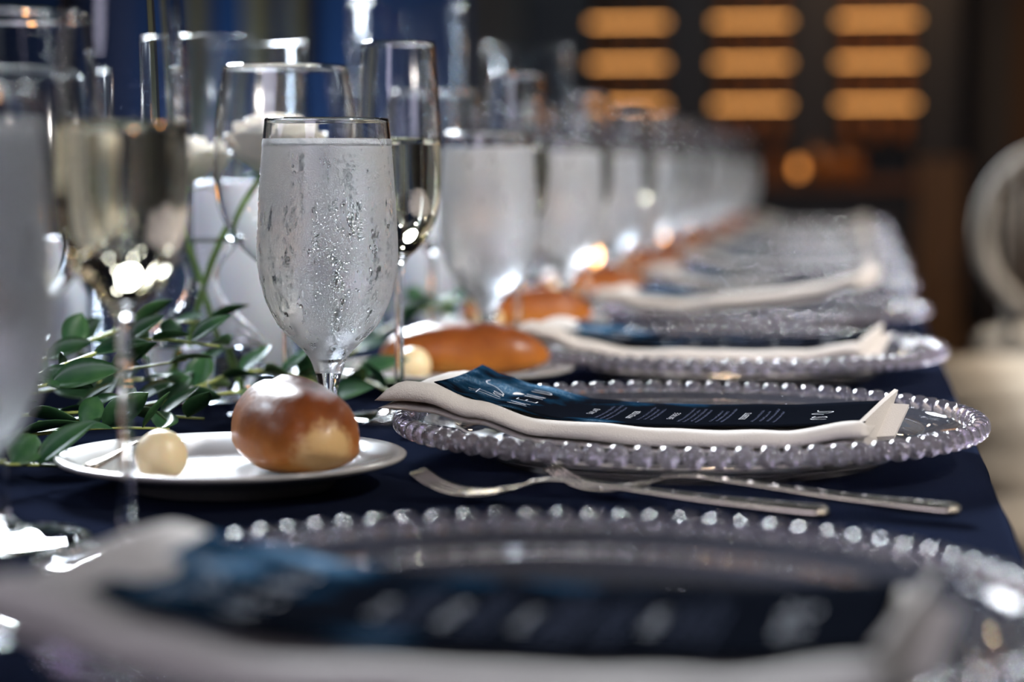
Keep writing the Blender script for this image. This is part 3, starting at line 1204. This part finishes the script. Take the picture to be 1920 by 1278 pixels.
for i, y in enumerate((3.75, 4.6, 5.4)):
    nm = ('fourth', 'fifth', 'sixth')[i]
    make_cylinder((-0.50, y, T + .001), 'glass cylinder %s along the centre line of the far table' % nm, 0.0615, 0.27)
    make_candle((-0.50, y, T + 0.008), 'white pillar candle inside the %s glass cylinder along the table' % nm, 0.0365, 0.14, False)


def make_votive(loc, label):
    g_ = thing('votive_candle', loc, label, 'candle', 'small lit votive candles')
    b_ = MB()
    b_.lathe([(0.0, 0.0), (0.022, 0.0), (0.026, 0.004), (0.029, 0.060), (0.0275, 0.060), (0.0245, 0.006), (0.0, 0.006)], 36)
    b_.build('cup', M['thin'], g_)
    b_ = MB()
    b_.lathe([(0.0, 0.0065), (0.023, 0.0065), (0.0235, 0.024), (0.0, 0.023)], 28)
    b_.build('wax_body', M['wax'], g_)
    b_ = MB()
    b_.lathe([(0.0, 0), (0.003, 0.004), (0.0045, 0.010), (0.003, 0.018), (0.001, 0.026), (0.0, 0.029)], 16, c=(0, 0, 0.025))
    b_.build('flame', M['flame'], g_)
    return g_


for loc, lab in (((-0.400, 2.42, T), 'lit votive candle glowing beside the second frosted goblet'),
                 ((-0.385, 2.30, T), 'lit votive candle just in front of another, beside the second goblet'),
                 ((-0.56, 1.20, T), 'lit votive candle among the leaves at the far left'),
                 ((-0.375, 3.05, T), 'lit votive candle behind the third frosted goblet'),
                 ((-0.36, 3.95, T), 'lit votive candle midway along the far table'),
                 ((-0.37, 4.9, T), 'lit votive candle near the far end of the table')):
    make_votive(loc, lab)

# bud vase with roses
VX, VY = -0.4545, 1.435
g = thing('flower_vase', (VX, VY, T + .001), 'clear bulb vase of water with a pinched neck and flared mouth, among the leaves', 'vase')
VAS = [(0.0, 0.0), (0.026, 0.0), (0.031, 0.003), (0.038, 0.013), (0.0425, 0.028), (0.0425, 0.038), (0.0385, 0.047), (0.028, 0.057), (0.0175, 0.068), (0.0120, 0.080), (0.0115, 0.088), (0.0150, 0.097), (0.0225, 0.106), (0.0265, 0.112)]
b = MB()
o_, i_ = shell(VAS, 0.0022, 0.006)
b.lathe(o_ + [q for q in i_ if q[1] > 0.0055], 64)
b.build('vase_body', M['glass'], g)
b = MB()
b.lathe(liquid(VAS, 0.0022, 0.0072, 0.0395), 64)
b.build('water', M['water'], g)


def make_rose(loc, stem_pts, label, seed, size=1.0):
    g_ = thing('rose', (0, 0, 0), label, 'flower', 'white roses in the vase')
    g_.location = loc
    L0 = Vector(loc)
    rng = random.Random(seed)
    b_ = MB()
    b_.tube([Vector(p) - L0 for p in catmull(stem_pts, 6)], 0.0024, 8)
    b_.build('stem', M['stem'], g_)
    # sepals
    for k in range(4):
        a = k * 1.57 + 0.4
        b_ = MB()
        b_.tube([(0.004 * math.cos(a), 0.004 * math.sin(a), -0.018), (0.016 * math.cos(a), 0.016 * math.sin(a), -0.016), (0.026 * math.cos(a), 0.026 * math.sin(a), -0.020)], [0.002, 0.003, 0.0005], 6, flat=0.3)
        b_.build('sepal', M['stem'], g_)
    # petals: cupped sheets in widening whorls
    rings = [(2, 0.006, 0.040, 0.02), (3, 0.012, 0.042, 0.06), (4, 0.019, 0.041, 0.12), (5, 0.026, 0.038, 0.22), (5, 0.031, 0.033, 0.40)]
    for ri, (cnt, rad, hgt, flare) in enumerate(rings):
        for k in range(cnt):
            a0 = 2 * math.pi * (k + 0.37 * ri) / cnt + rng.uniform(-.15, .15)
            wid = 2 * math.pi / cnt * 0.78
            vs, fs = [], []
            NU, NV = 9, 8
            for s_ in (0, 1):
                for i in range(NU + 1):
                    for j in range(NV + 1):
                        u, v = -1 + 2 * i / NU, j / NV
                        a = a0 + u * wid * (0.35 + 0.65 * math.sin(min(1, v * 1.4) * math.pi / 2))
                        prof_r = rad * (0.25 + 0.75 * math.sin(min(1, v * 1.3) * math.pi / 2)) + flare * 0.022 * max(0, v - 0.55) ** 1.2 * 2
                        z_ = -0.017 + hgt * v * (1 - 0.18 * u * u) - flare * 0.010 * max(0, v - 0.75) * 4
                        rr_ = (prof_r - 0.0006 * s_) * size
                        vs.append((rr_ * math.cos(a), rr_ * math.sin(a), z_ * size))
            Sx = (NU + 1) * (NV + 1)
            for i in range(NU):
                for j in range(NV):
                    q = i * (NV + 1) + j
                    fs += [(q, q + 1, q + NV + 2, q + NV + 1), (Sx + q, Sx + q + NV + 1, Sx + q + NV + 2, Sx + q + 1)]
            for i in range(NU):
                for j in (0, NV):
                    q = i * (NV + 1) + j
                    fs.append((q, q + NV + 1, Sx + q + NV + 1, Sx + q))
            for j in range(NV):
                for i in (0, NU):
                    q = i * (NV + 1) + j
                    fs.append((q, q + 1, Sx + q + 1, Sx + q))
            b_ = MB()
            b_.add(vs, fs)
            b_.build('petal', M['petal'], g_)
    return g_


make_rose((VX + 0.048, VY + 0.015, T + 0.176), [(VX - 0.022, VY, T + 0.010), (VX - 0.010, VY, T + 0.042), (VX + 0.000, VY, T + 0.078), (VX + 0.012, VY, T + 0.110), (VX + 0.028, VY + 0.006, T + 0.140), (VX + 0.047, VY + 0.014, T + 0.168)],
          'white rose standing in the vase, its head behind the focused wine glass', 3, 1.05)
make_rose((VX - 0.030, VY + 0.050, T + 0.166), [(VX + 0.024, VY, T + 0.012), (VX + 0.008, VY + .002, T + 0.050), (VX - 0.001, VY + .003, T + 0.080), (VX - 0.013, VY + .010, T + 0.108), (VX - 0.027, VY + 0.030, T + 0.128), (VX - 0.030, VY + 0.049, T + 0.150)],
          'white rose standing in the vase, left of the other rose', 8, 0.85)


# greenery
def leaf_mesh(name, L, W, curl, mm_):
    b_ = MB()
    NU, NV = 8, 4
    for s_ in (0, 1):
        for i in range(NU + 1):
            t_ = i / NU
            wd = W * (math.sin(math.pi * t_ ** 0.85) ** 0.8 if 0 < t_ < 1 else 0.02)
            for j in range(NV + 1):
                q = -1 + 2 * j / NV
                b_.v.append((L * t_, wd * q * 0.5, 0.18 * wd * abs(q) - curl * L * t_ * t_ - 0.0003 * s_))
    Sx = (NU + 1) * (NV + 1)
    for i in range(NU):
        for j in range(NV):
            q = i * (NV + 1) + j
            b_.f += [(q, q + 1, q + NV + 2, q + NV + 1), (Sx + q, Sx + q + NV + 1, Sx + q + NV + 2, Sx + q + 1)]
            b_.mi += [0, 0]
    for i in range(NU):
        for j in (0, NV):
            q = i * (NV + 1) + j
            b_.f.append((q, q + NV + 1, Sx + q + NV + 1, Sx + q))
            b_.mi.append(0)
    me = bpy.data.meshes.new(name)
    me.from_pydata(b_.v, [], b_.f)
    me.materials.append(mm_)
    me.polygons.foreach_set('use_smooth', [True] * len(me.polygons))
    return me


LEAVES = [leaf_mesh('leaf_a', 0.034, 0.017, 0.12, M['leaf']), leaf_mesh('leaf_b', 0.028, 0.016, -0.10, M['leaf']), leaf_mesh('leaf_c', 0.024, 0.014, 0.2, M['leafpale'])]


def make_sprig(pts, nleaf, label, seed):
    P = [Vector(p) for p in pts]
    L0 = P[0].copy()
    g_ = thing('leafy_sprig', tuple(L0), label, 'greenery', 'leafy green sprigs along the table centre')
    C = catmull(pts, 8)
    b_ = MB()
    b_.tube([c_ - L0 for c_ in C], [0.0016 - 0.0009 * i / len(C) for i in range(len(C))], 7)
    b_.build('stem', M['sprigstem'], g_)
    rng = random.Random(seed)
    for i in range(nleaf):
        f_ = (i + 0.6) / nleaf * (len(C) - 2)
        k = int(f_)
        p = C[k].lerp(C[k + 1], f_ - k)
        d = (C[k + 1] - C[k]).normalized()
        side = 1 if i % 2 else -1
        yaw_ = math.atan2(d.y, d.x) + side * rng.uniform(0.5, 1.15)
        pitch = rng.uniform(-0.75, 0.25)
        if p.z - T < 0.02:
            pitch = rng.uniform(-0.9, -0.1)
        o2 = bpy.data.objects.new('leaf', LEAVES[0 if rng.random() < .5 else (1 if rng.random() < .7 else 2)])
        COL.objects.link(o2)
        o2.parent = g_
        o2.location = p - L0
        o2.rotation_euler = (rng.uniform(-0.9, 0.9), pitch, yaw_)
        s_ = rng.uniform(0.8, 1.25)
        o2.scale = (s_, s_, s_)
    return g_


SPR = [
    ([(-0.56, 1.02, .010), (-0.50, 1.09, .030), (-0.455, 1.17, .040), (-0.41, 1.26, .045)], 13, 'leafy sprig with pale stem rising behind the left side of the nearest bread plate'),
    ([(-0.58, 1.10, .010), (-0.50, 1.14, .020), (-0.44, 1.17, .022), (-0.38, 1.20, .016)], 13, 'leafy sprig lying flat just behind the nearest bread plate'),
    ([(-0.55, 1.18, .020), (-0.50, 1.25, .045), (-0.46, 1.32, .062), (-0.42, 1.37, .060)], 13, 'leafy sprig arching highest, in front of the vase'),
    ([(-0.48, 1.22, .008), (-0.42, 1.25, .020), (-0.37, 1.28, .024), (-0.325, 1.31, .016)], 11, 'leafy sprig reaching towards the focused goblet stem from the left'),
    ([(-0.53, 0.93, .008), (-0.47, 0.97, .016), (-0.43, 1.01, .014), (-0.405, 1.05, .008)], 10, 'leafy sprig hanging forward at the left edge, left of the nearest bread plate'),
    ([(-0.52, 1.06, .012), (-0.46, 1.10, .016), (-0.42, 1.13, .018), (-0.39, 1.165, .014)], 12, 'leafy sprig tucked against the back left rim of the nearest bread plate'),
    ([(-0.50, 1.13, .030), (-0.45, 1.19, .052), (-0.425, 1.23, .060), (-0.395, 1.28, .052)], 12, 'dark leafy sprig filling the gap left of the vase foot'),
    ([(-0.58, 1.24, .012), (-0.52, 1.30, .020), (-0.47, 1.34, .024), (-0.42, 1.36, .016)], 12, 'leafy sprig lying under the arching one, at the foot of the vase'),
    ([(-0.60, 1.00, .030), (-0.54, 1.05, .040), (-0.50, 1.10, .044), (-0.46, 1.14, .036)], 12, 'leafy sprig at the left edge above the hanging one'),
    ([(-0.44, 1.30, .012), (-0.40, 1.33, .030), (-0.365, 1.345, .028), (-0.335, 1.345, .014)], 9, 'leafy sprig between the vase foot and the focused goblet stem'),
    ([(-0.66, 1.15, .015), (-0.60, 1.24, .035), (-0.56, 1.33, .045), (-0.52, 1.42, .030)], 12, 'leafy sprig in front of the leftmost white candle'),
    ([(-0.40, 1.50, .008), (-0.36, 1.46, .016), (-0.33, 1.43, .014), (-0.31, 1.40, .010)], 8, 'small leafy sprig showing behind the focused goblet stem'),
    ([(-0.42, 1.72, .010), (-0.37, 1.76, .040), (-0.34, 1.79, .050), (-0.32, 1.83, .040)], 10, 'leafy sprig behind the second bread roll'),
    ([(-0.52, 1.80, .010), (-0.46, 1.87, .030), (-0.42, 1.93, .035), (-0.38, 1.99, .020)], 10, 'leafy sprig beside the tall glass cylinder'),
    ([(-0.50, 2.35, .010), (-0.44, 2.45, .045), (-0.39, 2.55, .060), (-0.34, 2.62, .050)], 10, 'leafy sprig behind the second frosted goblet'),
    ([(-0.50, 3.2, .010), (-0.44, 3.3, .03), (-0.40, 3.4, .03), (-0.35, 3.5, .02)], 8, 'leafy sprig midway along the far table'),
    ([(-0.50, 4.2, .010), (-0.44, 4.3, .03), (-0.40, 4.4, .03), (-0.35, 4.5, .02)], 8, 'leafy sprig near the far end of the table'),
]
for i, (pts, nl, lab) in enumerate(SPR):
    make_sprig([(x, y, T + z_) for x, y, z_ in pts], nl, lab, 40 + i)


# ------------------------------------------------------------------ chairs on the right side
def make_chair(loc, label, rz):
    g_ = thing('dining_chair', loc, label, 'chair', 'whitewashed oval-back chairs along the table', rz)
    # local: front towards -X, back at +X
    b_ = MB()
    ring = []
    for i in range(33):
        a = 2 * math.pi * i / 32
        z_ = 0.755 + 0.20 * math.sin(a)
        ring.append((0.22 + (z_ - 0.5) * 0.10, 0.185 * math.cos(a), z_))
    b_.tube(ring, 0.021, 10)
    b_.build('back_frame', M['chair'], g_)
    b_ = MB()
    for j in range(7):
        y = -0.135 + j * 0.045
        h_ = 0.185 * math.sqrt(max(0, 1 - (y / 0.175) ** 2))
        b_.tube([(0.22 + (0.755 - h_ - 0.5) * 0.10, y, 0.755 - h_), (0.22 + (0.755 + h_ - 0.5) * 0.10, y, 0.755 + h_)], 0.006, 6)
    b_.build('back_spindles', M['chair'], g_)
    b_ = MB()
    b_.tube([(-0.20, 0, 0.475), (-0.19, 0, 0.49)], 0.01, 8)
    b_.v, b_.f, b_.mi = [], [], []
    b_.lathe([(0.0, 0.445), (0.20, 0.445), (0.222, 0.455), (0.222, 0.475), (0.205, 0.495), (0.12, 0.508), (0.0, 0.512)], 40)
    b_.build('seat_cushion', M['cushion'], g_)
    b_ = MB()
    b_.lathe([(0.0, 0.395), (0.225, 0.395), (0.232, 0.41), (0.232, 0.445), (0.0, 0.445)], 40)
    b_.build('seat_rail', M['chair'], g_)
    for sx, sy in ((-1, -1), (-1, 1), (1, -1), (1, 1)):
        b_ = MB()
        b_.lathe([(0.0, 0.0), (0.010, 0.0), (0.013, 0.03), (0.018, 0.25), (0.022, 0.36), (0.018, 0.375), (0.025, 0.385), (0.025, 0.44), (0.0, 0.44)], 14, c=(sx * 0.17, sy * 0.16, 0))
        b_.build('leg', M['chair'], g_)
    for sy in (-1, 1):
        b_ = MB()
        b_.tube([(0.195, sy * 0.12, 0.42), (0.21, sy * 0.115, 0.52), (0.225, sy * 0.11, 0.61)], 0.016, 8)
        b_.build('back_post', M['chair'], g_)
    return g_


nth = ['nearest', 'second', 'third', 'fourth', 'fifth', 'sixth', 'farthest']
ch0 = None
for i, k in enumerate(range(1, 8)):
    loc = (0.368 + random.uniform(-.015, .015), 1.201 + S * k, 0)
    lab = 'whitewashed oval-back chair with cream seat, %s in the row along the right table edge' % nth[i]
    if ch0 is None:
        ch0 = make_chair(loc, lab, 0)
    else:
        dup(ch0, loc, random.uniform(-.06, .06), lab)

dup(ch0, (0.520, 5.50, 0), R(-100), 'whitewashed oval-back chair pulled out sideways near the far end of the table')

# ------------------------------------------------------------------ the back bar
YB = 12.0


def px(x, Y):
    """world x of the vertical plane seen at picture column x, on the plane at depth Y"""
    a = math.atan((x - 960) / 3980.0) - R(9.27)
    return Y * math.tan(a)


g = thing('back_bar_cabinet', (0, YB, 0), 'tall black back bar cabinet with amber lit shelves against the far wall', 'cabinet')
xl, xr = px(985, YB), px(1795, YB)
cols = [(px(1105, YB), px(1248, YB)), (px(1333, YB), px(1478, YB)), (px(1565, YB), px(1715, YB))]
rows = [1.725, 1.495, 1.262, 1.035]
b = MB()
b.box((xl, 0.30, 0.0), (xr, 0.36, 2.6))
b.box((xl, -0.02, 0.0), (xl + 0.05, 0.30, 2.6))
b.box((xr - 0.05, -0.02, 0.0), (xr, 0.30, 2.6))
b.box((xl, -0.02, 2.45), (xr, 0.30, 2.6))
b.build('case', M['black'], g, smooth=False)
b = MB()
b.box((xl - 0.02, -0.25, 0.80), (xr + 0.02, 0.30, 0.85))
b.build('counter', M['darkwood'], g, smooth=False)
b = MB()
b.box((xl, -0.20, 0.0), (xr, 0.28, 0.80))
b.build('base', M['black'], g, smooth=False)
for (a0, a1) in zip([xl + 0.05] + [c[1] for c in cols], [c[0] for c in cols] + [xr - 0.05]):
    b = MB()
    b.box((a0, -0.01, 0.85), (a1, 0.30, 2.45))
    b.build('divider', M['black'], g, smooth=False)
for (a0, a1) in cols:
    for z_ in rows:
        b = MB()
        b.box((a0, 0.0, z_ + 0.012), (a1, 0.30, z_ + 0.034))
        sh = b.build('shelf', M['black'], g, smooth=False)
        if z_ > 1.1:
            b = MB()
            b.box((a0 + 0.005, -0.006, z_ - 0.008), (a1 - 0.005, 0.006, z_ + 0.008))
            b.build('light_strip', M['strip'], sh, smooth=False)

bm0 = None
BOT = [(0.0, 0.0), (0.030, 0.0), (0.033, 0.004), (0.033, 0.085), (0.028, 0.100), (0.014, 0.118), (0.011, 0.135), (0.011, 0.150), (0.0135, 0.152), (0.0135, 0.160), (0.0, 0.160)]
rown = ['top lit shelf', 'middle lit shelf', 'bottom lit shelf', 'unlit shelf']
coln = ['left', 'middle', 'right']
posn = ['left', 'centre', 'right']
for ci, (a0, a1) in enumerate(cols):
    for ri, z_ in enumerate(rows):
        for q in range(3):
            x = a0 + (a1 - a0) * (q + 0.5) / 3
            lab = 'amber bottle, %s one on the %s, %s column of the back bar' % (posn[q], rown[ri], coln[ci])
            lc = (x, YB + 0.07, z_ + 0.0345)
            if bm0 is None:
                b = MB()
                b.lathe(BOT, 18)
                bm0 = tag(b.build('bottle', M['amberglass'], loc=lc), lab, 'bottle', 'bottles on the back bar shelves')
            else:
                dup(bm0, lc, None, lab)

# bar counter end post, lantern and bar glasses
g = thing('lantern', (px(1495, 11.8), 11.85, 0.8515), 'small amber lantern glowing on the back bar counter', 'lamp')
b = MB()
b.box((-0.05, -0.05, 0), (0.05, 0.05, 0.012))
b.box((-0.05, -0.05, 0.13), (0.05, 0.05, 0.14))
for sx in (-1, 1):
    for sy in (-1, 1):
        b.tube([(sx * 0.045, sy * 0.045, 0.0), (sx * 0.045, sy * 0.045, 0.13)], 0.004, 6)
b.build('frame', M['black'], g, smooth=False)
b = MB()
b.lathe([(0, 0.015), (0.018, 0.03), (0.024, 0.055), (0.016, 0.085), (0, 0.10)], 16)
b.build('bulb', M['lantern'], g)
g = thing('bar_cabinet', (px(1760, 9.0), 9.0, 0), 'narrow orange wooden service cabinet standing before the back bar', 'cabinet')
b = MB()
b.box((-0.09, -0.2, 0.05), (0.09, 0.2, 0.92))
b.box((-0.10, -0.21, 0.92), (0.10, 0.21, 0.95))
b.box((-0.095, -0.205, 0.0), (0.095, 0.205, 0.05))
b.build('body', M['orangewood'], g, smooth=False)
b = MB()
b.box((-0.075, -0.215, 0.10), (0.075, -0.20, 0.88))
dr = b.build('door', M['orangewood'], g, smooth=False)
b = MB()
b.tube([(0.05, -0.222, 0.45), (0.05, -0.222, 0.55)], 0.006, 8)
b.build('handle', M['metal'], dr)

wd0 = None
for i, (x, h_) in enumerate([(1452, 1.0), (1530, 1.2), (1552, 0.9), (1580, 1.1), (1600, 1.0)]):
    lc = (px(x, 11.85), 11.86 - 0.09 * (i % 2), 0.8515)
    lab = 'amber bottle standing on the back bar counter, %s from the left' % ['first', 'second', 'third', 'fourth', 'fifth'][i]
    o = dup(bm0, lc, None, lab)
    o['group'] = 'bottles on the back bar counter'
    o.scale = (1.3, 1.3, h_)

# unseen pendant bulbs over the hall, added to make glints in the glassware
SP = [(-0.9, 3.2, 2.3, 0), (-2.0, 2.2, 2.0, 0), (-1.6, 5.4, 2.4, 0), (-2.8, 6.4, 2.2, 0), (0.9, 3.4, 2.4, 0), (1.5, 5.8, 2.4, 1), (0.3, 7.6, 2.6, 0), (-0.8, 0.2, 2.2, 0), (1.3, 1.3, 2.2, 0),
      (-4.4, 8.6, 2.4, 0), (-0.6, 9.6, 2.6, 1), (-2.2, 0.9, 1.7, 0), (-3.2, 3.8, 1.8, 0), (-1.9, 8.0, 2.5, 0), (1.0, -0.8, 2.2, 0)]
SPL = ['above the centre of the table', 'left of the table, level with the focused goblet', 'left of the table, halfway down', 'far left of the table', 'right of the table, near', 'right of the table, far',
       'beyond the far end of the table', 'above and behind the leftmost candle', 'to the right of the focused plate', 'in the far left corner', 'before the back bar', 'low at the left side',
       'on the left, beyond the low one', 'left of the far table end', 'behind and right of the camera']
for (x, y, z_, wm), lb in zip(SP, SPL):
    g = thing('glint_pendant', (x, y, z_), 'unseen pendant bulb added for glints, ' + lb, 'light', 'unseen pendant bulbs added for glints')
    b = MB()
    b.lathe([(0.0, 0.10), (0.02, 0.10), (0.05, 0.06), (0.06, 0.02), (0.055, 0.02), (0.0, 0.05)], 20)
    b.build('socket_shade', M['black'], g)
    b = MB()
    b.tube([(0, 0, 0.10), (0, 0, 6.0 - z_)], 0.003, 6)
    b.build('cord', M['black'], g)
    b = MB()
    b.lathe([(0.0, 0.04), (0.016, 0.035), (0.036, 0.010), (0.042, -0.012), (0.032, -0.036), (0.0, -0.048)], 18)
    b.build('bulb', M['warmbulb' if wm else 'bulb'], g)
